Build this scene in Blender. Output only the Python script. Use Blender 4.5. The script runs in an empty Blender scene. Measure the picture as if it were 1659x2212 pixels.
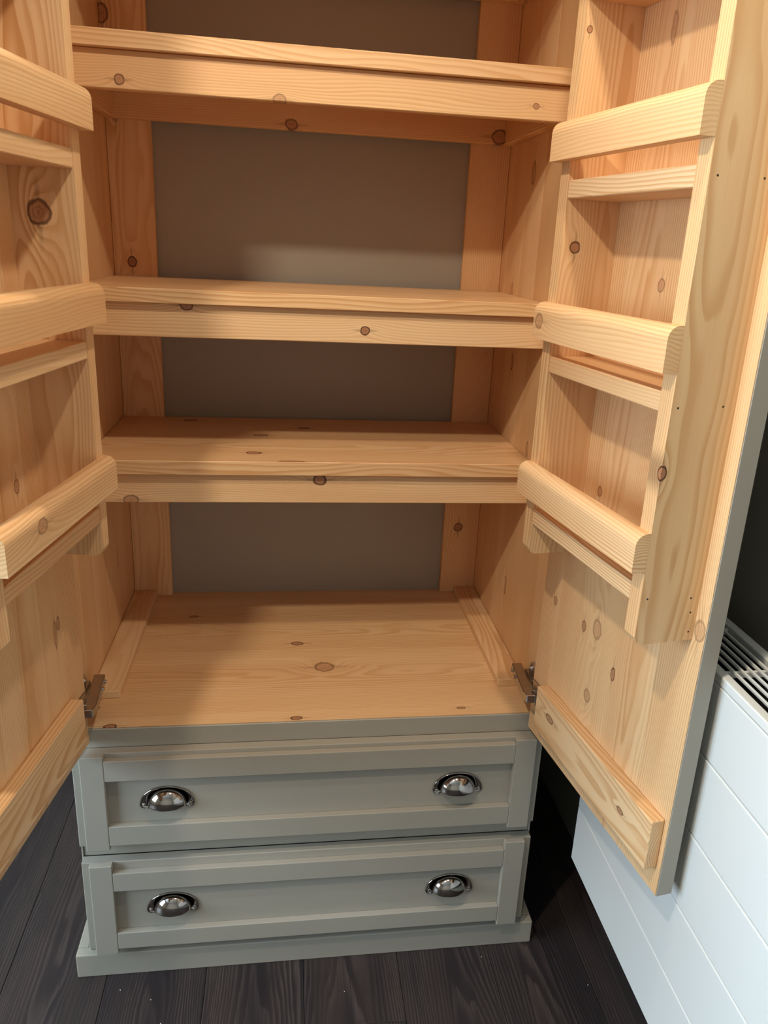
import bpy, bmesh, math, random
from mathutils import Vector, Matrix

# ------------------------------------------------------------------ scene, camera, light
SC = bpy.context.scene
COL = SC.collection
random.seed(7)
IMG_W = 1659.0
F_PX = 1677.0

cam_data = bpy.data.cameras.new('camera')
cam_data.sensor_fit = 'HORIZONTAL'
cam_data.sensor_width = 36.0
cam_data.lens = 36.0 * F_PX / IMG_W
cam_data.shift_x = -31.3158 / IMG_W
cam_data.shift_y = -21.4842 / IMG_W
cam_data.clip_start = 0.02
cam = bpy.data.objects.new('camera', cam_data)
COL.objects.link(cam)
cam.location = (-0.0556, -1.1857, 1.3816)
cam.rotation_euler = (1.2509, -0.0483, -0.1344)
SC.camera = cam

SC.view_settings.view_transform = 'Standard'
SC.view_settings.look = 'None'
SC.view_settings.exposure = 0.0
SC.view_settings.gamma = 1.0
SC.view_settings.use_curve_mapping = False
SC.cycles.use_denoising = True
SC.cycles.max_bounces = 10
SC.cycles.diffuse_bounces = 6
SC.cycles.caustics_reflective = False
SC.cycles.caustics_refractive = False

world = bpy.data.worlds.new('overcast_sky')
SC.world = world
world.use_nodes = True
wb = world.node_tree.nodes['Background']
wb.inputs['Color'].default_value = (0.62, 0.78, 1.0, 1)
wb.inputs['Strength'].default_value = 1.0

# daylight falling in through the window of the left wall
WIN_Y0, WIN_Y1, WIN_Z0, WIN_Z1 = -1.50, 0.0, 0.55, 1.95
LEFT_X, RIGHT_X, BACK_Y, FRONT_Y, CEIL_Z = -2.3, 0.65, 0.66, -3.2, 2.32
day = bpy.data.lights.new('daylight', 'AREA')
day.shape = 'RECTANGLE'
day.size = WIN_Y1 - WIN_Y0 - 0.04
day.size_y = WIN_Z1 - WIN_Z0 - 0.04
day.energy = 112
day.color = (0.66, 0.845, 1.0)
day_o = bpy.data.objects.new('daylight', day)
COL.objects.link(day_o)
day_o.location = (LEFT_X - 0.09, (WIN_Y0 + WIN_Y1) / 2, (WIN_Z0 + WIN_Z1) / 2)
day_o.rotation_euler = Matrix(((0, 0, -1), (-1, 0, 0), (0, 1, 0))).to_euler()  # local -Z looks along +X, local X along Y

LAMP_COL = (1.0, 0.87, 0.69)
LAMPS = [(-0.51, -0.90, 50.0), (0.16, -0.56, 27.0)]  # x, y, power

# ------------------------------------------------------------------ helpers
def srgb(r, g, b):
    f = lambda c: (c / 255 / 12.92) if c / 255 <= 0.04045 else ((c / 255 + 0.055) / 1.055) ** 2.4
    return (f(r), f(g), f(b), 1.0)

def empty(name, loc=(0, 0, 0), rot=None, parent=None):
    o = bpy.data.objects.new(name, None)
    COL.objects.link(o)
    o.empty_display_size = 0.05
    o.location = loc
    if rot is not None:
        o.rotation_euler = rot
    if parent:
        o.parent = parent
    return o

def tag(o, label=None, cat=None, group=None, kind=None):
    if label: o['label'] = label
    if cat: o['category'] = cat
    if group: o['group'] = group
    if kind: o['kind'] = kind
    return o

def finish(name, bm, mat, parent=None, smooth=False):
    me = bpy.data.meshes.new(name)
    bmesh.ops.recalc_face_normals(bm, faces=bm.faces[:])
    bm.to_mesh(me)
    bm.free()
    if smooth:
        for p in me.polygons:
            p.use_smooth = True
    o = bpy.data.objects.new(name, me)
    COL.objects.link(o)
    if mat:
        me.materials.append(mat)
    if parent:
        o.parent = parent
    return o

def bm_box(bm, x0, x1, y0, y1, z0, z1):
    vs = [bm.verts.new((x, y, z)) for z in (z0, z1) for y in (y0, y1) for x in (x0, x1)]
    for f in ((0, 2, 3, 1), (4, 5, 7, 6), (0, 1, 5, 4), (2, 6, 7, 3), (0, 4, 6, 2), (1, 3, 7, 5)):
        bm.faces.new([vs[i] for i in f])
    return vs

def bevel_all(bm, w, seg=1):
    if w > 0:
        bmesh.ops.bevel(bm, geom=bm.edges[:], offset=w, segments=seg, profile=0.5, affect='EDGES')

def box(name, x0, x1, y0, y1, z0, z1, mat, parent=None, bev=0.0012, seg=1):
    bm = bmesh.new()
    bm_box(bm, x0, x1, y0, y1, z0, z1)
    bevel_all(bm, bev, seg)
    return finish(name, bm, mat, parent)

def extrude_profile(pts, axis, a0, a1):
    """closed 2-D profile swept straight along one axis; pts are given in the two remaining axes, in order"""
    bm = bmesh.new()
    rest = [i for i in range(3) if i != axis]
    rings = []
    for a in (a0, a1):
        r = []
        for p in pts:
            c = [0, 0, 0]
            c[axis] = a; c[rest[0]] = p[0]; c[rest[1]] = p[1]
            r.append(bm.verts.new(c))
        rings.append(r)
    n = len(pts)
    for i in range(n):
        bm.faces.new((rings[0][i], rings[0][(i + 1) % n], rings[1][(i + 1) % n], rings[1][i]))
    bm.faces.new(rings[0][::-1])
    bm.faces.new(rings[1])
    return bm

# ------------------------------------------------------------------ node helpers and materials
class NT:
    def __init__(self, tree):
        self.t = tree
    def n(self, typ, **kw):
        node = self.t.nodes.new(typ)
        for k, v in kw.items():
            setattr(node, k, v)
        return node
    def l(self, a, b):
        self.t.links.new(a, b)
    def put(self, sock, v):
        if isinstance(v, bpy.types.NodeSocket):
            self.l(v, sock)
        else:
            sock.default_value = v
    def math(self, op, a, b=None, c=None, clamp=False):
        m = self.n('ShaderNodeMath', operation=op, use_clamp=clamp)
        self.put(m.inputs[0], a)
        if b is not None: self.put(m.inputs[1], b)
        if c is not None: self.put(m.inputs[2], c)
        return m.outputs[0]
    def mix(self, fac, a, b, blend='MIX'):
        m = self.n('ShaderNodeMix', data_type='RGBA', blend_type=blend)
        self.put(m.inputs[0], fac)
        self.put(m.inputs[6], a)
        self.put(m.inputs[7], b)
        return m.outputs[2]
    def comb(self, x, y, z):
        m = self.n('ShaderNodeCombineXYZ')
        for i, v in enumerate((x, y, z)):
            self.put(m.inputs[i], v)
        return m.outputs[0]
    def noise(self, vec, scale=1.0, detail=2.0, rough=0.5):
        m = self.n('ShaderNodeTexNoise')
        self.put(m.inputs['Vector'], vec)
        m.inputs['Scale'].default_value = scale
        m.inputs['Detail'].default_value = detail
        m.inputs['Roughness'].default_value = rough
        return m.outputs[0]
    def sstep(self, v, lo, hi):
        m = self.n('ShaderNodeMapRange', interpolation_type='SMOOTHSTEP')
        self.put(m.inputs[0], v)
        m.inputs[1].default_value = lo
        m.inputs[2].default_value = hi
        return m.outputs[0]

def grain_group():
    """growth rings of a sawn board: rings round a pith that lies off the board, bent by noise and by knots"""
    g = bpy.data.node_groups.new('wood_rings', 'ShaderNodeTree')
    g.interface.new_socket('Grain', in_out='INPUT', socket_type='NodeSocketVector')
    g.interface.new_socket('Shift', in_out='INPUT', socket_type='NodeSocketFloat')
    for s in ('Ring', 'Blotch', 'Fibre', 'Contrast'):
        g.interface.new_socket(s, in_out='OUTPUT', socket_type='NodeSocketFloat')
    k = NT(g)
    gi = k.n('NodeGroupInput'); go = k.n('NodeGroupOutput')
    sep = k.n('ShaderNodeSeparateXYZ'); k.l(gi.outputs[0], sep.inputs[0])
    G, A, T = sep.outputs
    warp = k.noise(k.comb(k.math('MULTIPLY', G, 1.5), k.math('MULTIPLY', A, 9.0), k.math('MULTIPLY', T, 9.0)), 1.0, 2.0, 0.45)
    warp = k.math('MULTIPLY', k.math('SUBTRACT', warp, 0.5), 0.055)
    fine = k.noise(k.comb(k.math('MULTIPLY', G, 9.0), k.math('MULTIPLY', A, 60.0), k.math('MULTIPLY', T, 60.0)), 1.0, 1.0, 0.5)
    fine = k.math('MULTIPLY', k.math('SUBTRACT', fine, 0.5), 0.0035)
    r = k.math('SQRT', k.math('ADD', k.math('MULTIPLY', A, A), k.math('MULTIPLY', T, T)))
    r = k.math('ADD', k.math('ADD', r, warp), k.math('ADD', fine, gi.outputs[1]))
    r = k.math('ADD', r, k.math('MULTIPLY', G, 0.012))
    ph = k.math('MULTIPLY', r, 225.0)
    saw = k.math('FRACT', ph)
    late = k.math('MULTIPLY', k.sstep(saw, 0.25, 0.86), k.math('SUBTRACT', 1.0, k.sstep(saw, 0.90, 1.0)))
    k.l(late, go.inputs['Ring'])
    bl = k.noise(k.comb(k.math('MULTIPLY', G, 1.6), k.math('MULTIPLY', A, 16.0), k.math('MULTIPLY', T, 16.0)), 1.0, 2.0, 0.5)
    k.l(bl, go.inputs['Blotch'])
    fb = k.noise(k.comb(k.math('MULTIPLY', G, 10.0), k.math('MULTIPLY', A, 520.0), k.math('MULTIPLY', T, 520.0)), 1.0, 2.0, 0.6)
    k.l(fb, go.inputs['Fibre'])
    ct = k.noise(k.comb(k.math('MULTIPLY', G, 0.8), k.math('MULTIPLY', A, 14.0), k.math('ADD', k.math('MULTIPLY', T, 14.0), 31.0)), 1.0, 1.0, 0.5)
    k.l(k.sstep(ct, 0.25, 0.75), go.inputs['Contrast'])
    return g

def knot_group():
    g = bpy.data.node_groups.new('wood_knot', 'ShaderNodeTree')
    for s, t in (('Loc', 'NodeSocketVector'), ('Along', 'NodeSocketFloat'), ('Across', 'NodeSocketFloat'), ('Radius', 'NodeSocketFloat'),
                 ('Stretch', 'NodeSocketFloat'), ('Strength', 'NodeSocketFloat'), ('Thick', 'NodeSocketFloat'), ('ThickR', 'NodeSocketFloat'), ('Core in', 'NodeSocketFloat'), ('Rim in', 'NodeSocketFloat'), ('Shift in', 'NodeSocketFloat')):
        g.interface.new_socket(s, in_out='INPUT', socket_type=t)
    for s in ('Core', 'Rim', 'Shift'):
        g.interface.new_socket(s, in_out='OUTPUT', socket_type='NodeSocketFloat')
    k = NT(g)
    gi = k.n('NodeGroupInput'); go = k.n('NodeGroupOutput')
    I = gi.outputs
    sep = k.n('ShaderNodeSeparateXYZ'); k.l(I['Loc'], sep.inputs[0])
    wob = k.noise(I['Loc'], 90.0, 1.0, 0.5)
    du = k.math('DIVIDE', k.math('SUBTRACT', sep.outputs[0], I['Along']), k.math('MULTIPLY', I['Radius'], I['Stretch']))
    dv = k.math('DIVIDE', k.math('SUBTRACT', sep.outputs[1], I['Across']), I['Radius'])
    dt = k.math('DIVIDE', k.math('SUBTRACT', sep.outputs[2], I['Thick']), I['ThickR'])
    d = k.math('ADD', k.math('ADD', k.math('MULTIPLY', du, du), k.math('MULTIPLY', dv, dv)), k.math('MULTIPLY', dt, dt))
    d = k.math('SQRT', d)
    d = k.math('ADD', d, k.math('MULTIPLY', k.math('SUBTRACT', wob, 0.5), 0.45))
    core = k.math('MULTIPLY', k.math('SUBTRACT', 1.0, k.sstep(d, 0.86, 1.02)), I['Strength'])
    k.l(k.math('MAXIMUM', I['Core in'], core), go.inputs['Core'])
    ring = k.math('MULTIPLY', k.sstep(d, 0.62, 0.88), k.math('SUBTRACT', 1.0, k.sstep(d, 0.94, 1.12)))
    ins = k.math('MULTIPLY', k.math('MULTIPLY_ADD', k.math('SINE', k.math('MULTIPLY', d, 19.0)), 0.5, 0.5), k.math('SUBTRACT', 1.0, k.sstep(d, 0.6, 0.9)))
    pith = k.math('MAXIMUM', k.math('MULTIPLY', k.math('SUBTRACT', 1.0, k.sstep(d, 0.05, 0.30)), 0.5), k.math('MULTIPLY', ins, 0.32))
    # dark tails running off along the grain
    dl = k.math('ABSOLUTE', k.math('DIVIDE', du, 3.4))
    tail = k.math('MULTIPLY', k.math('SUBTRACT', 1.0, k.sstep(dl, 0.2, 1.0)), k.math('SUBTRACT', 1.0, k.sstep(k.math('ABSOLUTE', dv), 0.06, 0.32)))
    tail = k.math('MULTIPLY', tail, k.sstep(d, 0.85, 1.15))
    rim = k.math('MULTIPLY', k.math('MAXIMUM', k.math('MAXIMUM', ring, pith), k.math('MULTIPLY', tail, 0.55)), I['Strength'])
    k.l(k.math('MAXIMUM', I['Rim in'], rim), go.inputs['Rim'])
    du2 = k.math('DIVIDE', du, 2.0)
    dd = k.math('ADD', k.math('MULTIPLY', du2, du2), k.math('MULTIPLY', dv, dv))
    bump = k.math('DIVIDE', k.math('MULTIPLY', I['Radius'], 1.5), k.math('ADD', 1.0, k.math('MULTIPLY', dd, 0.55)))
    k.l(k.math('ADD', I['Shift in'], bump), go.inputs['Shift'])
    return g

RINGS = grain_group()
KNOT = knot_group()

def new_mat(name):
    m = bpy.data.materials.new(name)
    m.use_nodes = True
    k = NT(m.node_tree)
    b = m.node_tree.nodes['Principled BSDF']
    return m, k, b

def pine(name='pine', knots=(), light=(232, 197, 152), late=(205, 155, 104), holes=()):
    """knots: (along, across, radius, stretch, strength); holes: (along, across, radius)"""
    m, k, b = new_mat(name)
    gr = k.n('ShaderNodeAttribute', attribute_name='grain')
    lo = k.n('ShaderNodeAttribute', attribute_name='loc')
    shift, core, rim = 0.0, 0.0, 0.0
    for kn in knots:
        q = k.n('ShaderNodeGroup', node_tree=KNOT)
        k.l(lo.outputs['Vector'], q.inputs['Loc'])
        q.inputs['Thick'].default_value = 0.0
        q.inputs['ThickR'].default_value = 1000.0
        for s, v in zip(('Along', 'Across', 'Radius', 'Stretch', 'Strength', 'Thick', 'ThickR'), kn):
            q.inputs[s].default_value = v
        k.put(q.inputs['Core in'], core); k.put(q.inputs['Rim in'], rim); k.put(q.inputs['Shift in'], shift)
        core, rim, shift = q.outputs
    r = k.n('ShaderNodeGroup', node_tree=RINGS)
    k.l(gr.outputs['Vector'], r.inputs['Grain'])
    k.put(r.inputs['Shift'], shift)
    oi = k.n('ShaderNodeObjectInfo')
    base = k.mix(oi.outputs['Random'], srgb(light[0] + 2, light[1] + 3, light[2] + 4), srgb(light[0] - 7, light[1] - 12, light[2] - 16))
    base = k.mix(k.sstep(r.outputs['Blotch'], 0.35, 0.75), base, srgb(light[0] - 12, light[1] - 22, light[2] - 24))
    fac = k.math('MULTIPLY', r.outputs['Ring'], k.math('MULTIPLY_ADD', r.outputs['Contrast'], 0.75, 0.30))
    c = k.mix(fac, base, srgb(*late))
    c = k.mix(k.math('MULTIPLY', k.sstep(r.outputs['Fibre'], 0.45, 0.8), 0.22), c, srgb(late[0] + 6, late[1] + 4, late[2]))
    if knots:
        c = k.mix(k.math('MULTIPLY', core, 0.85), c, srgb(166, 108, 76))
        c = k.mix(k.math('MULTIPLY', rim, 0.92), c, srgb(66, 36, 20))
    for h in holes:
        sep = k.n('ShaderNodeSeparateXYZ'); k.l(lo.outputs['Vector'], sep.inputs[0])
        dx = k.math('SUBTRACT', sep.outputs[0], h[0]); dy = k.math('SUBTRACT', sep.outputs[1], h[1])
        d = k.math('SQRT', k.math('ADD', k.math('MULTIPLY', dx, dx), k.math('MULTIPLY', dy, dy)))
        c = k.mix(k.math('SUBTRACT', 1.0, k.sstep(d, h[2] * 0.7, h[2] * 1.2)), c, srgb(40, 28, 20))
    k.l(c, b.inputs['Base Color'])
    b.inputs['Roughness'].default_value = 0.42
    b.inputs['Specular IOR Level'].default_value = 0.35
    return m

def painted(name, col, rough=0.5, streak=0.02):
    m, k, b = new_mat(name)
    tc = k.n('ShaderNodeTexCoord')
    n1 = k.noise(tc.outputs['Object'], 6.0, 3.0, 0.5)
    lo = srgb(*[int(c * (1 - streak)) for c in col]); hi = srgb(*[min(255, int(c * (1 + streak))) for c in col])
    k.l(k.mix(n1, lo, hi), b.inputs['Base Color'])
    b.inputs['Roughness'].default_value = rough
    b.inputs['Specular IOR Level'].default_value = 0.4
    n2 = k.noise(tc.outputs['Object'], 260.0, 2.0, 0.6)
    bp = k.n('ShaderNodeBump'); bp.inputs['Strength'].default_value = 0.05; bp.inputs['Distance'].default_value = 0.001
    k.l(n2, bp.inputs['Height']); k.l(bp.outputs[0], b.inputs['Normal'])
    return m

def metal(name, col, rough, aniso=0.0):
    m, k, b = new_mat(name)
    tc = k.n('ShaderNodeTexCoord')
    n1 = k.noise(tc.outputs['Object'], 60.0, 2.0, 0.5)
    k.l(k.mix(n1, srgb(*[int(c * 0.94) for c in col]), srgb(*col)), b.inputs['Base Color'])
    b.inputs['Metallic'].default_value = 1.0
    k.put(b.inputs['Roughness'], k.math('MULTIPLY_ADD', n1, 0.06, rough))
    return m

def dark_floor():
    m, k, b = new_mat('dark_oak_floor')
    gr = k.n('ShaderNodeAttribute', attribute_name='grain')
    r = k.n('ShaderNodeGroup', node_tree=RINGS)
    k.l(gr.outputs['Vector'], r.inputs['Grain'])
    r.inputs['Shift'].default_value = 0.0
    oi = k.n('ShaderNodeObjectInfo')
    base = k.mix(oi.outputs['Random'], srgb(44, 38, 39), srgb(56, 46, 44))
    base = k.mix(k.sstep(r.outputs['Blotch'], 0.3, 0.8), base, srgb(37, 32, 35))
    fac = k.math('MULTIPLY', r.outputs['Ring'], k.math('MULTIPLY_ADD', r.outputs['Contrast'], 0.5, 0.12))
    fac = k.math('MULTIPLY', fac, k.sstep(r.outputs['Fibre'], 0.25, 0.6))
    c = k.mix(fac, base, srgb(92, 80, 75))
    k.l(c, b.inputs['Base Color'])
    b.inputs['Roughness'].default_value = 0.42
    b.inputs['Specular IOR Level'].default_value = 0.35
    bp = k.n('ShaderNodeBump'); bp.inputs['Strength'].default_value = 0.15; bp.inputs['Distance'].default_value = 0.001
    k.l(r.outputs['Fibre'], bp.inputs['Height']); k.l(bp.outputs[0], b.inputs['Normal'])
    return m

M_PINE = pine()
M_PAINT = painted('greige_paint', (160, 153, 141), 0.5)
M_WALL_DARK = painted('dark_grey_wall_paint', (146, 141, 130), 0.75)
M_WALL_LIGHT = painted('pale_wall_paint', (205, 200, 190), 0.8)
M_CEIL = painted('white_ceiling_paint', (232, 230, 224), 0.85)
M_RAD = painted('white_enamel', (216, 216, 212), 0.32, 0.004)
M_RAD_DARK = painted('dark_slot_shade_and_subfloor', (40, 40, 40), 0.7)  # near-black colour puts shade inside the radiator slots; also colours the subfloor
M_CHROME = metal('polished_nickel', (178, 170, 163), 0.07)
M_STEEL = metal('hinge_steel', (196, 192, 186), 0.30)
M_FLOOR = dark_floor()
M_CRUMB = painted('plaster_crumb', (225, 220, 210), 0.8)

# ------------------------------------------------------------------ wooden boards
def set_grain(o, along, style='rift'):
    """stores for every vertex where it lies in its board ('loc') and in the log it was sawn from ('grain')"""
    me = o.data
    cs = [v.co.copy() for v in me.vertices]
    lo = [min(c[i] for c in cs) for i in range(3)]; hi = [max(c[i] for c in cs) for i in range(3)]
    rest = sorted([i for i in range(3) if i != along], key=lambda i: -(hi[i] - lo[i]))
    ac, th = rest
    mid = [(lo[i] + hi[i]) / 2 for i in range(3)]
    g0 = random.uniform(0, 60)
    if style == 'flat':
        a0, t0 = random.uniform(-0.03, 0.03), random.choice((-1, 1)) * random.uniform(0.045, 0.08)
    elif style == 'edge':
        a0, t0 = random.uniform(0.05, 0.08), random.uniform(0.05, 0.09)
    else:
        a0, t0 = random.choice((-1, 1)) * random.uniform(0.09, 0.16), random.uniform(-0.05, 0.05)
    A = me.attributes.new('grain', 'FLOAT_VECTOR', 'POINT')
    L = me.attributes.new('loc', 'FLOAT_VECTOR', 'POINT')
    for i, c in enumerate(cs):
        A.data[i].vector = (c[along] + g0, c[ac] - mid[ac] + a0, c[th] - mid[th] + t0)
        L.data[i].vector = (c[along], c[ac], c[th])
    return o

AX = {'x': 0, 'y': 1, 'z': 2}
def board(name, x0, x1, y0, y1, z0, z1, along, parent, knots=(), style='rift', bev=0.0012, holes=(), mat=None, seg=1):
    m = mat or (pine('pine_with_knots', knots, holes=holes) if (knots or holes) else M_PINE)
    o = box(name, x0, x1, y0, y1, z0, z1, m, parent, bev, seg)
    return set_grain(o, AX[along], style)

# ------------------------------------------------------------------ the room
def structure(o):
    o['kind'] = 'structure'
    return o

# floor: dark wood planks laid towards the camera, staggered end joints
floor = structure(empty('floor'))
sub = box('subfloor', LEFT_X - 0.1, RIGHT_X + 0.1, FRONT_Y - 0.1, BACK_Y + 0.1, -0.08, -0.0145, M_RAD_DARK, floor, 0)
PL_W = 0.19
x = LEFT_X
i = 0
while x < RIGHT_X:
    x1 = min(x + PL_W, RIGHT_X)
    joint = [-0.127, 0.42, -0.72, -0.38, 0.1, -0.95][i % 6]
    ends = [FRONT_Y, joint - 1.3, joint, BACK_Y]
    ends = sorted(e for e in set(ends) if FRONT_Y <= e <= BACK_Y)
    for a, b_ in zip(ends[:-1], ends[1:]):
        board('plank', x + 0.0004, x1 - 0.0004, a + 0.0004, b_ - 0.0004, -0.014, 0.0, 'y', floor, style='flat', bev=0.0009, mat=M_FLOOR)
    x = x1
    i += 1

structure(box('wall_right', RIGHT_X, RIGHT_X + 0.1, FRONT_Y - 0.1, BACK_Y + 0.1, -0.08, CEIL_Z, M_WALL_DARK, None, 0))
structure(box('wall_back', LEFT_X - 0.1, RIGHT_X, BACK_Y, BACK_Y + 0.1, -0.08, CEIL_Z, M_WALL_DARK, None, 0))
structure(box('wall_front', LEFT_X - 0.1, RIGHT_X, FRONT_Y - 0.1, FRONT_Y, -0.08, CEIL_Z, M_WALL_LIGHT, None, 0))
structure(box('ceiling', LEFT_X - 0.1, RIGHT_X + 0.1, FRONT_Y - 0.1, BACK_Y + 0.1, CEIL_Z, CEIL_Z + 0.1, M_CEIL, None, 0))
wl = bmesh.new()
bm_box(wl, LEFT_X - 0.1, LEFT_X, FRONT_Y, WIN_Y0, -0.08, CEIL_Z)
bm_box(wl, LEFT_X - 0.1, LEFT_X, WIN_Y1, BACK_Y, -0.08, CEIL_Z)
bm_box(wl, LEFT_X - 0.1, LEFT_X, WIN_Y0, WIN_Y1, -0.08, WIN_Z0)
bm_box(wl, LEFT_X - 0.1, LEFT_X, WIN_Y0, WIN_Y1, WIN_Z1, CEIL_Z)
structure(finish('wall_left', wl, M_WALL_LIGHT))
win = structure(empty('window_1', (LEFT_X - 0.05, (WIN_Y0 + WIN_Y1) / 2, WIN_Z0)))
wy, wh = (WIN_Y1 - WIN_Y0) / 2, WIN_Z1 - WIN_Z0
for nm, a in (('window_frame', (-wy, -wy + .05, 0, wh)), ('window_frame', (wy - .05, wy, 0, wh)), ('window_frame', (-wy + .05, wy - .05, 0, .05)),
              ('window_frame', (-wy + .05, wy - .05, wh - .05, wh)), ('glazing_bar', (-.02, .02, .05, wh - .05))):
    box(nm, -0.025, 0.025, a[0], a[1], a[2], a[3], M_CEIL, win, 0.002)

# ------------------------------------------------------------------ ceiling downlights (the lamps that light the cupboard)
def downlight(x, y, power, label):
    t = empty('ceiling_downlight', (x, y, CEIL_Z))
    tag(t, label, 'ceiling light', 'recessed spots in the ceiling')
    bm = bmesh.new()
    N = 32
    prof = [(0.036, -0.001), (0.047, -0.001), (0.047, -0.005), (0.036, -0.008)]
    rings = [[bm.verts.new((r * math.cos(2 * math.pi * j / N), r * math.sin(2 * math.pi * j / N), z)) for j in range(N)] for r, z in prof]
    for q in range(4):
        for j in range(N):
            bm.faces.new((rings[q][j], rings[q][(j + 1) % N], rings[(q + 1) % 4][(j + 1) % N], rings[(q + 1) % 4][j]))
    finish('trim_ring', bm, M_CHROME, t, True)
    bm = bmesh.new()
    bmesh.ops.create_circle(bm, cap_ends=True, radius=0.036, segments=32, matrix=Matrix.Translation((0, 0, -0.003)))
    m, k, b = new_mat('lamp_lens')
    b.inputs['Base Color'].default_value = (1, 0.95, 0.85, 1)
    b.inputs['Emission Color'].default_value = (*LAMP_COL, 1)
    b.inputs['Emission Strength'].default_value = 12.0
    finish('lens', bm, m, t)
    L = bpy.data.lights.new('downlight_lamp', 'SPOT')
    L.energy = power
    L.color = LAMP_COL
    L.spot_size = math.radians(160)
    L.spot_blend = 0.5
    L.shadow_soft_size = 0.033
    lo = bpy.data.objects.new('downlight_lamp', L)
    COL.objects.link(lo)
    lo.parent = t
    lo.location = (0, 0, -0.045)
downlight(*LAMPS[0], 'round recessed ceiling spot close to the open cupboard')
downlight(*LAMPS[1], 'round recessed ceiling spot straight before the open shelves')

# ------------------------------------------------------------------ the larder cupboard
cup = empty('larder_cupboard')
tag(cup, 'freestanding grey painted larder cupboard with open pine doors, shelves and two drawers', 'cupboard')

WI, YC, YB, ZF, WO = 0.4146, 0.032, 0.5728, 0.5538, 0.4285
YS, YR = 0.2039, 0.2158
TOP = 2.08

# plinth
pl = empty('plinth', parent=cup)
box('plinth_front', -0.4552, 0.4552, 0.0208, 0.0408, 0, 0.0542, M_PAINT, pl, 0.002, 2)
for s in (-1, 1):
    box('plinth_side', min(s * 0.4552, s * 0.4352), max(s * 0.4552, s * 0.4352), 0.0410, 0.60, 0, 0.0542, M_PAINT, pl, 0.002, 2)
box('plinth_top', -0.4350, 0.4350, 0.0410, 0.60, 0.036, 0.0540, M_PAINT, pl, 0.001)

# side panels: painted outside, edge-glued pine strips inside
LWALL_KNOTS = {0: [(0.807, 0.132, 0.008, 3.0, 0.8), (0.757, 0.152, 0.008, 3.0, 0.8)], 3: [(0.714, 0.428, 0.010, 2.6, 0.6)], 4: [(1.616, 0.469, 0.016, 1.5, 0.8)]}
RWALL_KNOTS = {3: [(1.525, 0.39, 0.013, 1.7, 0.55), (1.158, 0.421, 0.012, 1.5, 0.6)], 2: [(0.692, 0.311, 0.010, 2.2, 0.5), (1.01, 0.258, 0.009, 1.8, 0.5)],
               0: [(0.681, 0.169, 0.010, 2.4, 0.65)], 4: [(1.29, 0.47, 0.011, 2.4, 0.4)]}
ys_strips = [0.0360, 0.118, 0.215, 0.318, 0.425, 0.5300, 0.5936]
for s, nm, kn in ((-1, 'side_panel', LWALL_KNOTS), (1, 'side_panel', RWALL_KNOTS)):
    sp = empty(nm, parent=cup)
    X0, X1 = sorted((s * (WI + 0.0105), s * WO))
    box('painted_face', X0, X1, YC, 0.597, 0.0542, TOP, M_PAINT, sp, 0.001)
    X0, X1 = sorted((s * (WI + 0.0103), s * WI))
    box('front_edge_strip', X0, X1, YC, 0.0358, ZF - 0.0005, TOP - 0.02, M_PINE, sp, 0.0006)
    set_grain(sp.children[-1], 2)
    for j in range(len(ys_strips) - 1):
        board('pine_strip', X0, X1, ys_strips[j] + 0.0001, ys_strips[j + 1] - 0.0001, ZF - 0.0005, TOP - 0.02, 'z', sp, kn.get(j, ()), 'rift', 0.0003)

# front rails of the carcass round the drawers, top board
box('front_rail', -WI - 0.0100, WI + 0.0100, 0.034, 0.060, 0.2800, 0.3230, M_PAINT, cup, 0.001)
box('front_rail', -WI - 0.0100, WI + 0.0100, 0.034, 0.060, 0.0545, 0.0900, M_PAINT, cup, 0.001)
box('painted_lipping', -WI - 0.0100, WI + 0.0100, YC, YC + 0.004, 0.5150, ZF - 0.0006, M_PAINT, cup, 0.0012)
box('top_board', -WO, WO, YC, 0.597, TOP - 0.02, TOP, M_PAINT, cup, 0.001)
box('drawer_compartment_back', -WI - 0.0100, WI + 0.0100, 0.58, 0.5965, 0.0545, ZF - 0.03, M_PAINT, cup, 0)

# pine base of the interior, glued from boards running across
base = empty('cupboard_base', parent=cup)
FLOOR_KNOTS = {0: [(-0.037, 0.044, 0.0062, 1.7, 0.9), (-0.362, 0.039, 0.0070, 1.7, 0.9), (0.273, 0.058, 0.0045, 1.8, 0.8)],
               2: [(0.021, 0.221, 0.018, 1.15, 0.55)], 3: [(-0.033, 0.322, 0.0085, 1.6, 0.8)], 4: [(-0.264, 0.458, 0.006, 1.6, 0.7)]}
fy = [YC + 0.0042, 0.068, 0.150, 0.296, 0.420, 0.500, 0.5898]
for j in range(6):
    board('floor_board', -WI + 0.0004, WI - 0.0004, fy[j] + 0.0004, fy[j + 1] - 0.0004, ZF - 0.022, ZF, 'x', base, FLOOR_KNOTS.get(j, ()), 'flat' if j in (2, 3) else 'rift', 0.0003)
# long battens lying on the base along both sides
for s in (-1, 1):
    X0, X1 = sorted((s * (WI - 0.0006), s * 0.362))
    board('floor_batten', X0, X1, 0.128, 0.5715, ZF + 0.0001, ZF + 0.0155, 'y', cup, style='flat')

# back: grey painted panel behind two pine stiles
bk = empty('cupboard_back', parent=cup)
box('back_panel', -WI - 0.0100, WI + 0.0100, 0.5900, 0.5965, ZF - 0.0300, TOP - 0.02, M_PAINT, bk, 0)
board('back_stile', -WI + 0.0004, -0.3275, YB, 0.5898, ZF + 0.0002, TOP - 0.0205, 'z', bk, [(1.321, -0.378, 0.0095, 1.15, 1.0), (1.773, -0.409, 0.013, 1.4, 0.7), (1.605, -0.395, 0.008, 2.5, 0.4)], 'flat')
board('back_stile', 0.3272, WI - 0.0004, YB, 0.5898, ZF + 0.0002, TOP - 0.0205, 'z', bk, [(0.728, 0.363, 0.0105, 1.0, 0.9)], 'rift')

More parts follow.
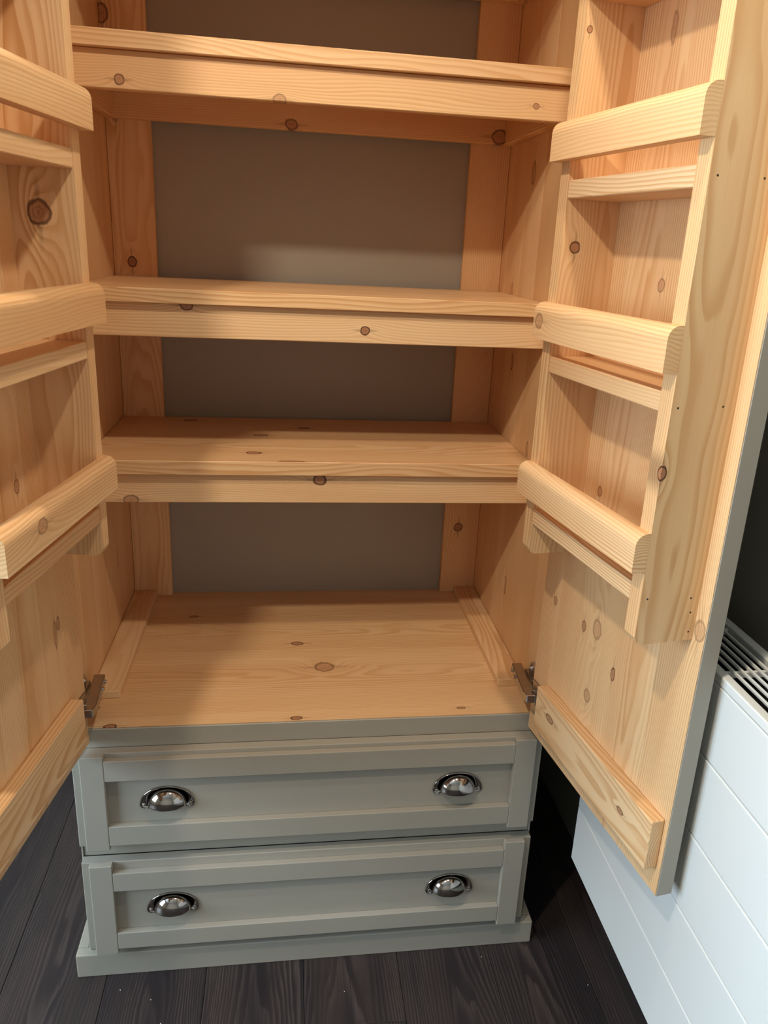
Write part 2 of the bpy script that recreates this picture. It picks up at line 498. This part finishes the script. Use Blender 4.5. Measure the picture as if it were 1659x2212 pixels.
# shelves: planks on a frame of a front rail, a back rail and two side cleats
SHELVES = [  # top, underside, underside of the frame, rail knots, plank knots, back rail knots
    (0.9933, 0.9664, 0.9103, [(0.005, 0.956, 0.0108, 1.15, 0.95), (-0.338, 0.915, 0.010, 1.4, 0.6)],
     [(-0.267, 0.537, 0.010, 1.5, 0.8), (-0.019, 0.479, 0.010, 1.3, 0.8), (-0.109, 0.409, 0.011, 1.4, 0.7), (-0.118, 0.267, 0.010, 1.5, 0.8), (-0.047, 0.210, 0.004, 6.0, 0.8)], ()),
    (1.2930, 1.2682, 1.2114, [(-0.227, 1.266, 0.0085, 1.25, 0.9), (0.081, 1.234, 0.0078, 1.1, 1.0)], (), ()),
    (1.6715, 1.6464, 1.5913, [(-0.316, 1.605, 0.0080, 1.05, 0.75), (-0.069, 1.594, 0.0075, 1.5, 0.5), (0.356, 1.613, 0.0048, 1.2, 0.7)], (),
     [(-0.049, 1.601, 0.011, 1.2, 0.7), (0.382, 1.605, 0.0155, 1.05, 0.75)]),
    (1.9330, 1.9080, 1.8530, (), (), ()),
]
for top, und, bot, rk, pk, bkk in SHELVES:
    sh = empty('shelf', parent=cup)
    w = WI - 0.0006
    board('shelf_board', -w, w, YS, YB - 0.0004, und + 0.0004, top, 'x', sh, pk, 'edge', 0.0012)
    board('front_rail', -w, w, YR, YR + 0.020, bot, und, 'x', sh, rk, 'rift')
    board('back_rail', -w, w, YB - 0.0204, YB - 0.0004, bot, und, 'x', sh, bkk, 'rift')
    for s in (-1, 1):
        X0, X1 = sorted((s * w, s * (w - 0.020)))
        board('side_cleat', X0, X1, YR + 0.0204, YB - 0.0208, bot, und, 'y', sh)

# ------------------------------------------------------------------ drawers with cup pulls
def cup_pull_mesh():
    """quarter-ellipsoid cup opening downwards, with a curved flange and two lug ends"""
    bm = bmesh.new()
    a, b, c = 0.0345, 0.0215, 0.0330     # half width, projection, height
    NU, NV = 28, 12
    g = []
    for i in range(NU + 1):
        th = math.pi * i / NU
        row = []
        for j in range(NV + 1):
            ph = math.pi / 2 * j / NV
            row.append((-a * math.cos(th), -b * math.sin(th) * math.cos(ph) - 0.0015, c * math.sin(th) * math.sin(ph)))
        g.append(row)
    # rim dips a little at the front
    vs = [[bm.verts.new((p[0], p[1], p[2] + 0.0012 * max(0.0, -p[1] / b) * (1 - min(1, p[2] / c)))) for p in row] for row in g]
    for i in range(NU):
        for j in range(NV):
            try:
                bm.faces.new((vs[i][j], vs[i + 1][j], vs[i + 1][j + 1], vs[i][j + 1]))
            except ValueError:
                pass
    bmesh.ops.remove_doubles(bm, verts=bm.verts[:], dist=0.00005)
    bmesh.ops.recalc_face_normals(bm, faces=bm.faces[:])
    bmesh.ops.solidify(bm, geom=bm.faces[:], thickness=0.0012)
    me = bpy.data.meshes.new('cup')
    bm.to_mesh(me); bm.free()
    for p in me.polygons: p.use_smooth = True
    return me

def pull_flange_mesh():
    bm = bmesh.new()
    N = 36
    outer, inner = [], []
    for i in range(N + 1):
        th = math.pi * i / N
        outer.append((-0.0480 * math.cos(th), 0.0385 * math.sin(th) ** 0.9 if math.sin(th) > 0 else 0.0))
        inner.append((-0.0325 * math.cos(th), 0.0300 * math.sin(th)))
    # lug ends drop a little below and are rounded
    pts_o = [(-0.0345, -0.0062), (-0.0405, -0.0064), (-0.0452, -0.0046)] + outer + [(0.0452, -0.0046), (0.0405, -0.0064), (0.0345, -0.0062)]
    pts_i = [(-0.0325, -0.0050), (-0.0325, -0.0035), (-0.0325, -0.0015)] + inner + [(0.0325, -0.0015), (0.0325, -0.0035), (0.0325, -0.0050)]
    def ring(pts, y): return [bm.verts.new((p[0], y, p[1])) for p in pts]
    def scl(p, d):
        r = math.hypot(p[0], p[1]) or 1
        return (p[0] * (1 - d / r), p[1] * (1 - d / r))
    back_o, front_o = ring(pts_o, 0.0), ring(pts_o, -0.0028)
    lip = ring([scl(p, 0.0014) for p in pts_o], -0.0034)
    low = ring([scl(p, 0.0032) for p in pts_o], -0.0016)
    fi = ring(pts_i, -0.0016)
    bi = ring(pts_i, 0.0)
    seq = [back_o, front_o, lip, low, fi, bi]
    n = len(pts_o)
    for q in range(len(seq) - 1):
        for i in range(n - 1):
            bm.faces.new((seq[q][i], seq[q][i + 1], seq[q + 1][i + 1], seq[q + 1][i]))
    for e in (0, n - 1):
        bm.faces.new([s_[e] for s_ in seq])
    for i in range(n - 1):
        bm.faces.new((bi[i], bi[i + 1], back_o[i + 1], back_o[i]))
    bmesh.ops.recalc_face_normals(bm, faces=bm.faces[:])
    me = bpy.data.meshes.new('flange')
    bm.to_mesh(me); bm.free()
    for p in me.polygons: p.use_smooth = True
    return me

def screw_mesh():
    bm = bmesh.new()
    bmesh.ops.create_uvsphere(bm, u_segments=12, v_segments=6, radius=0.0032)
    for v in bm.verts:
        v.co.y *= 0.55
    bm_box(bm, -0.0022, 0.0022, -0.0020, -0.0017, -0.0003, 0.0003)
    me = bpy.data.meshes.new('screw')
    bm.to_mesh(me); bm.free()
    for p in me.polygons: p.use_smooth = True
    return me

CUP, FLANGE, SCREW = cup_pull_mesh(), pull_flange_mesh(), screw_mesh()
for me in (CUP, FLANGE, SCREW):
    me.materials.append(M_CHROME)

def joined(name, parts, parent, loc):
    """several meshes of one small fitting joined into one mesh"""
    bm = bmesh.new()
    for me, off in parts:
        t = me.copy()
        t.transform(Matrix.Translation(off))
        bm.from_mesh(t)
        bpy.data.meshes.remove(t)
    me = bpy.data.meshes.new(name)
    bm.to_mesh(me); bm.free()
    me.materials.append(M_CHROME)
    for p in me.polygons: p.use_smooth = True
    o = bpy.data.objects.new(name, me)
    COL.objects.link(o)
    o.parent = parent
    o.location = loc
    return o

TF = 0.013   # thickness of the frame applied on the drawer front board
def drawer(z0, z1, rb, rt, p0, p1, hz):
    d = empty('drawer', parent=cup)
    box('front_board', -0.4255, 0.4255, TF, 0.0315, z0 + 0.001, z1 - 0.001, M_PAINT, d, 0.0015, 2)
    for s in (-1, 1):
        X0, X1 = sorted((s * 0.41, s * 0.3695))
        box('frame_stile', X0, X1, 0, TF, z0, z1, M_PAINT, d, 0.0015, 2)
    box('frame_rail', -0.3694, 0.3694, 0.0002, TF, p1, rt, M_PAINT, d, 0.0012, 2)
    box('frame_rail', -0.3694, 0.3694, 0.0002, TF, rb, p0, M_PAINT, d, 0.0012, 2)
    for s in (-1, 1):
        cx = s * 0.2670
        joined('cup_handle', [(FLANGE, Vector((0, 0, 0))), (CUP, Vector((0, 0, 0)))], d, (cx, TF, hz))
        for q in (-1, 1):
            o = bpy.data.objects.new('screw', SCREW)
            COL.objects.link(o); o.parent = d
            o.location = (cx + q * 0.0405, TF - 0.0022, hz + 0.0010)
    # the box behind the front
    for s in (-1, 1):
        X0, X1 = sorted((s * 0.395, s * 0.380))
        board('box_side', X0, X1, 0.062, 0.54, max(z0 + 0.02, 0.095), z1 - 0.05, 'y', d)
    return d
drawer(0.3181, 0.5176, 0.3285, 0.5085, 0.3698, 0.4665, 0.4055)
drawer(0.0753, 0.2830, 0.0870, 0.2650, 0.1249, 0.2243, 0.1655)

# ------------------------------------------------------------------ doors with racks
DW, TD, Z0 = 0.4148, 0.0254, 0.5326
U1, U2, TU, DR, TR = 0.0649, 0.3913, 0.0237, 0.0854, 0.0190
ZR0 = 0.9244
RAILS = [(1.0233, 1.0725), (1.2616, 1.3135), (1.5005, 1.5513), (1.7395, 1.7905)]
BOARDS = [(0.9764, 1.0002), (1.2141, 1.2377), (1.4534, 1.4769), (1.6925, 1.7160)]

def prism(name, pts, axis, a0, a1, along, parent, knots=(), style='rift', holes=(), bev=0.0010):
    bm = extrude_profile(pts, axis, a0, a1)
    if bev:
        sharp = [e for e in bm.edges if len(e.link_faces) == 2 and e.calc_face_angle(0) > 0.6]
        bmesh.ops.bevel(bm, geom=sharp, offset=bev, segments=1, affect='EDGES')
    m = pine('pine_with_knots', knots, holes=holes) if (knots or holes) else M_PINE
    o = finish(name, bm, m, parent)
    return set_grain(o, along, style)

def door(side, xh, yh, ang, K):
    """built in its own frame: local X runs from the hinge edge to the free edge, local Y points out of the inner face
    (mirrored for the left door), Z is height"""
    s = side
    U = Vector((s * math.cos(ang), -math.sin(ang), 0)); V = Vector((-s * math.sin(ang), -math.cos(ang), 0))
    d = empty('door', parent=cup)
    if s > 0:                                    # U x V points down: flip V so that the frame stays right handed
        d.matrix_local = Matrix((( U.x, -V.x, 0, xh), (U.y, -V.y, 0, yh), (0, 0, 1, 0), (0, 0, 0, 1)))
        f = -1
    else:
        d.matrix_local = Matrix(((U.x, V.x, 0, xh), (U.y, V.y, 0, yh), (0, 0, 1, 0), (0, 0, 0, 1)))
        f = 1
    def vv(a, b): return tuple(sorted((f * a, f * b)))
    top = TOP - 0.003
    v0, v1 = vv(-TD, -0.0125)
    box('painted_face', 0, DW - 0.0016, v0, v1, Z0, top, M_PAINT, d, 0.001)
    v0, v1 = vv(-TD, -0.0004)
    box('painted_edge', DW - 0.0015, DW, v0, v1, Z0, top, M_PAINT, d, 0.0005)
    us = [0.0, 0.058, 0.127, 0.198, 0.262, 0.334, DW - 0.0017]
    v0, v1 = vv(-0.0123, 0)
    for j in range(6):
        board('pine_strip', us[j] + 0.0001, us[j + 1] - 0.0001, v0, v1, Z0, top, 'z', d, K.get(('strip', j), ()), 'flat' if j in (2, 4) else 'rift', 0.0003)
    v0, v1 = vv(0.0001, 0.0212)
    board('door_batten', 0.0549, 0.4051, v0, v1, 0.5751, 0.6556, 'x', d, K.get('batten', ()), 'flat', 0.0018, seg=2)
    # uprights of the rack
    ch = 0.011
    prof = [(f * 0.0001, ZR0), (f * (DR - ch), ZR0), (f * (DR - ch * 0.35), ZR0 + ch * 0.35), (f * DR, ZR0 + ch), (f * DR, top - 0.02), (f * 0.0001, top - 0.02)]
    for j, (a, b_) in enumerate(((U1, U1 + TU), (U2 - TU, U2))):
        kk, hh = K.get(('upright', j), ((), ()))
        prism('rack_upright', prof, 0, a, b_, 2, d, [(q[0], f * q[1], *q[2:]) for q in kk], 'flat', [(q[0], f * q[1], q[2]) for q in hh])
    # rails on the front of the uprights, upper front edge rounded over
    for j, (a, b_) in enumerate(RAILS):
        R = 0.0150
        pr = [(f * (DR + 0.0001), a), (f * (DR + TR), a)]
        for q in range(7):
            t = math.pi / 2 * q / 6
            pr.append((f * (DR + TR - R + R * math.cos(t)), b_ - R + R * math.sin(t)))
        pr.append((f * (DR + 0.0001), b_))
        o = prism('rack_rail', pr, 0, 0.0633, 0.3914, 0, d, K.get(('rail', j), ()), 'rift', bev=0.0)
    for j, (a, b_) in enumerate(BOARDS):
        v0, v1 = vv(0.0002, DR - 0.0006)
        board('rack_shelf', U1 + TU + 0.0003, U2 - TU - 0.0003, v0, v1, a, b_, 'x', d, (), 'edge')
    # concealed hinge: flange and cup on the door
    for hz in (0.604, 1.93):
        bm = bmesh.new()
        v0, v1 = vv(0.0001, 0.0022)
        bm_box(bm, 0.004, 0.046, v0, v1, hz - 0.033, hz + 0.033)
        bevel_all(bm, 0.0009, 1)
        v0, v1 = vv(0.0022, 0.0060)
        bm_box(bm, 0.012, 0.026, v0, v1, hz - 0.010, hz + 0.010)
        finish('hinge_plate', bm, M_STEEL, d)
    return d

KR = {('upright', 0): ([(1.0, 0.081, 0.0058, 1.2, 0.7)], ()),
      ('upright', 1): ([(1.147, 0.085, 0.0075, 1.3, 1.0, U2, 0.0065)], [(1.465, 0.075, 0.0014), (1.466, 0.017, 0.0014), (1.223, 0.077, 0.0014), (1.224, 0.017, 0.0014),
                       (0.987, 0.076, 0.0014), (0.983, 0.013, 0.0014), (0.963, 0.010, 0.0014), (0.936, 0.008, 0.0014)]),
      'batten': [(0.109, 0.623, 0.0070, 1.9, 0.75), (0.334, 0.617, 0.0048, 1.8, 0.8)],
      ('strip', 0): [(0.814, 0.044, 0.006, 1.4, 0.6)],
      ('strip', 2): [(0.816, 0.142, 0.0065, 1.5, 0.7), (0.829, 0.180, 0.0120, 1.4, 0.4), (0.709, 0.177, 0.0095, 1.2, 0.45), (1.04, 0.135, 0.0065, 1.3, 0.6), (1.654, 0.161, 0.006, 3.5, 0.4)],
      ('strip', 3): [(0.783, 0.237, 0.0060, 1.8, 0.8), (1.348, 0.213, 0.0075, 1.2, 0.5)],
      ('strip', 5): [(0.941, 0.402, 0.0105, 1.5, 0.4)],
      ('rail', 1): [(0.081, 1.287, 0.0110, 1.1, 0.5)]}
KL = {('upright', 0): ([], ()),
      ('strip', 2): [(1.047, 0.151, 0.0070, 1.5, 0.6)],
      ('strip', 1): [(0.788, 0.084, 0.0060, 4.0, 0.5), (0.80, 0.072, 0.006, 2.0, 0.6)],
      ('rail', 0): [(0.303, 1.051, 0.0095, 1.3, 0.45)]}
UPK_R = [(1.39, 0.064, 0.0078, 1.1, 0.9), (1.659, 0.078, 0.0042, 1.1, 0.8)]
KR[('upright', 0)] = (UPK_R, ())
KL[('upright', 0)] = ([(1.399, 0.036, 0.0158, 1.05, 0.8)], ())
door(1, 0.3959, 0.0218, 1.4204, KR)
door(-1, -0.3950, 0.0246, 1.4218, KL)

# arms and mounting plates of the concealed hinges on the side panels
def hinge(s, hz):
    h = empty('concealed_hinge', parent=cup)
    def b(nm, x0, x1, y0, y1, z0, z1, bev=0.001):
        X0, X1 = sorted((s * x0, s * x1))
        return box(nm, X0, X1, y0, y1, z0, z1, M_STEEL, h, bev)
    b('mounting_plate', WI - 0.0105, WI - 0.0002, 0.052, 0.098, hz - 0.008, hz + 0.008)
    for q in (-1, 1):
        pr = [(0.060, hz + q * 0.008), (0.092, hz + q * 0.008), (0.084, hz + q * 0.030), (0.076, hz + q * 0.034), (0.068, hz + q * 0.030)]
        bm = extrude_profile(pr, 0, s * (WI - 0.0040), s * (WI - 0.0002))
        bm2 = bmesh.new()
        bmesh.ops.create_uvsphere(bm, u_segments=12, v_segments=6, radius=0.0045, matrix=Matrix.Translation((s * (WI - 0.0045), 0.076, hz + q * 0.021)))
        bm2.free()
        finish('plate_wing', bm, M_STEEL, h)
    # arm: a folded channel, tapering to the front and cranked to the door
    pr = [(0.4035, 0.118), (0.3835, 0.118), (0.3765, 0.018), (0.3800, 0.004), (0.3950, 0.018)]
    bm = extrude_profile([(s * p[0], p[1]) for p in pr], 2, hz - 0.0085, hz + 0.0085)
    bevel_all(bm, 0.0012, 1)
    finish('hinge_arm', bm, M_STEEL, h)
    pr = [(0.3775, 0.012), (0.3795, 0.000), (0.3995, -0.0020), (0.3990, 0.0060), (0.3840, 0.0130)]
    bm = extrude_profile([(s * p[0], p[1]) for p in pr], 2, hz - 0.0065, hz + 0.0095)
    bevel_all(bm, 0.0010, 1)
    finish('hinge_link', bm, M_STEEL, h)
    for yy in (0.105, 0.080):
        bm = bmesh.new()
        bmesh.ops.create_cone(bm, cap_ends=True, segments=14, radius1=0.0036, radius2=0.0030, depth=0.003,
                              matrix=Matrix.Translation((s * (0.3805 if yy > 0.1 else 0.3785), yy, hz)) @ Matrix.Rotation(math.pi / 2, 4, 'Y'))
        finish('adjusting_screw', bm, M_CHROME, h)
for s in (-1, 1):
    hinge(s, 0.604)
    hinge(s, 1.93)

# ------------------------------------------------------------------ radiator on the right wall
rad = empty('panel_radiator', (0, 0, 0))
tag(rad, 'white flat panel radiator with horizontal grooves and slotted top on the dark wall', 'radiator')
RX, RY0, RY1 = 0.5000, -1.62, -0.0180
RZ = [0.2540, 0.3785, 0.5035, 0.6270, 0.7490, 0.8600]
box('front_sheet', RX + 0.0032, RX + 0.0125, RY0 + 0.002, RY1 - 0.0015, RZ[0] + 0.004, 0.8600, M_RAD, rad, 0.001)
box('back_sheet', 0.5885, 0.598, RY0 + 0.002, RY1 - 0.0015, RZ[0] + 0.004, 0.8495, M_RAD, rad, 0.001)
box('end_cover', RX + 0.0127, 0.5883, RY1 - 0.006, RY1 - 0.0015, RZ[0] + 0.004, 0.8600, M_RAD, rad, 0.001)
box('slot_shade_sheet', 0.5835, 0.5883, RY0 + 0.004, RY1 - 0.0125, 0.30, 0.8600, M_RAD_DARK, rad, 0.0005)  # dark sheet added over the white back so the grille gaps look shaded
box('slot_shade_sheet', RX + 0.0127, RX + 0.0150, RY0 + 0.004, RY1 - 0.0125, 0.30, 0.8590, M_RAD_DARK, rad, 0.0005)  # same added dark sheet behind the front, shade for the gaps
box('bottom_cover', RX + 0.0127, 0.5883, RY0 + 0.002, RY1 - 0.0062, RZ[0] + 0.004, RZ[0] + 0.010, M_RAD, rad, 0.001)
box('convector_core', 0.5200, 0.5815, RY0 + 0.05, RY1 - 0.03, RZ[0] + 0.0102, 0.790, M_RAD_DARK, rad, 0.001)  # core coloured dark, as shade down the slots
for j in range(5):
    bm = bmesh.new()
    bm_box(bm, RX, RX + 0.0120, RY0, RY1, RZ[j] + 0.0008, RZ[j + 1] - 0.0008)
    edges = [e for e in bm.edges if all(v.co.x < RX + 0.001 for v in e.verts)]
    bmesh.ops.bevel(bm, geom=edges, offset=0.0026, segments=3, profile=0.5, affect='EDGES')
    if j == 0:   # rounded lower far corner
        cor = [e for e in bm.edges if all(v.co.y > RY1 - 0.004 and v.co.z < RZ[0] + 0.006 for v in e.verts) and abs(e.verts[0].co.x - e.verts[1].co.x) > 0.004]
        if cor:
            bmesh.ops.bevel(bm, geom=cor, offset=0.012, segments=5, profile=0.5, affect='EDGES')
    finish('front_strip', bm, M_RAD, rad)
# top grille
gz0, gz1 = 0.862, 0.874
box('grille_frame', RX - 0.0005, RX + 0.0135, RY0, RY1, 0.8605, gz1, M_RAD, rad, 0.002, 2)
box('grille_frame', 0.5880, 0.6020, RY0, RY1, 0.850, gz1, M_RAD, rad, 0.002, 2)
box('grille_end', RX + 0.0136, 0.5879, RY1 - 0.012, RY1, gz0, gz1, M_RAD, rad, 0.001)
for j in range(5):
    xs = RX + 0.0135 + 0.0745 * (j + 1) / 6
    box('grille_slat', xs - 0.0016, xs + 0.0016, RY0, RY1 - 0.0122, gz1 - 0.0052, gz1 - 0.0008, M_RAD, rad, 0.0006)
y = RY1 - 0.10
while y > RY0:
    box('cross_bar', RX + 0.0136, 0.5879, y - 0.0022, y + 0.0022, gz0 - 0.002, gz1 - 0.0054, M_RAD, rad, 0.0005)
    y -= 0.118
for yy in (-0.35, -1.3):
    box('wall_bracket', 0.5982, RIGHT_X, yy - 0.03, yy + 0.03, 0.30, 0.80, M_RAD, rad, 0.002)

# ------------------------------------------------------------------ specks of plaster left on the floor
spots = [(-0.3689, -0.0138), (-0.3081, -0.0399), (-0.2828, -0.0897), (0.3438, -0.006), (0.0581, -0.0574), (0.5417, -0.0891)]
for j, (cx, cy) in enumerate(spots):
    bm = bmesh.new()
    bmesh.ops.create_icosphere(bm, subdivisions=1, radius=0.0011)
    for v in bm.verts:
        v.co *= random.uniform(0.7, 1.2)
        v.co.z *= 0.7
    o = finish('plaster_crumb', bm, M_CRUMB)
    o.location = (cx, cy, 0.0006)
    tag(o, 'tiny pale crumb lying on the dark wood floor', 'crumb', 'crumbs on the floor')
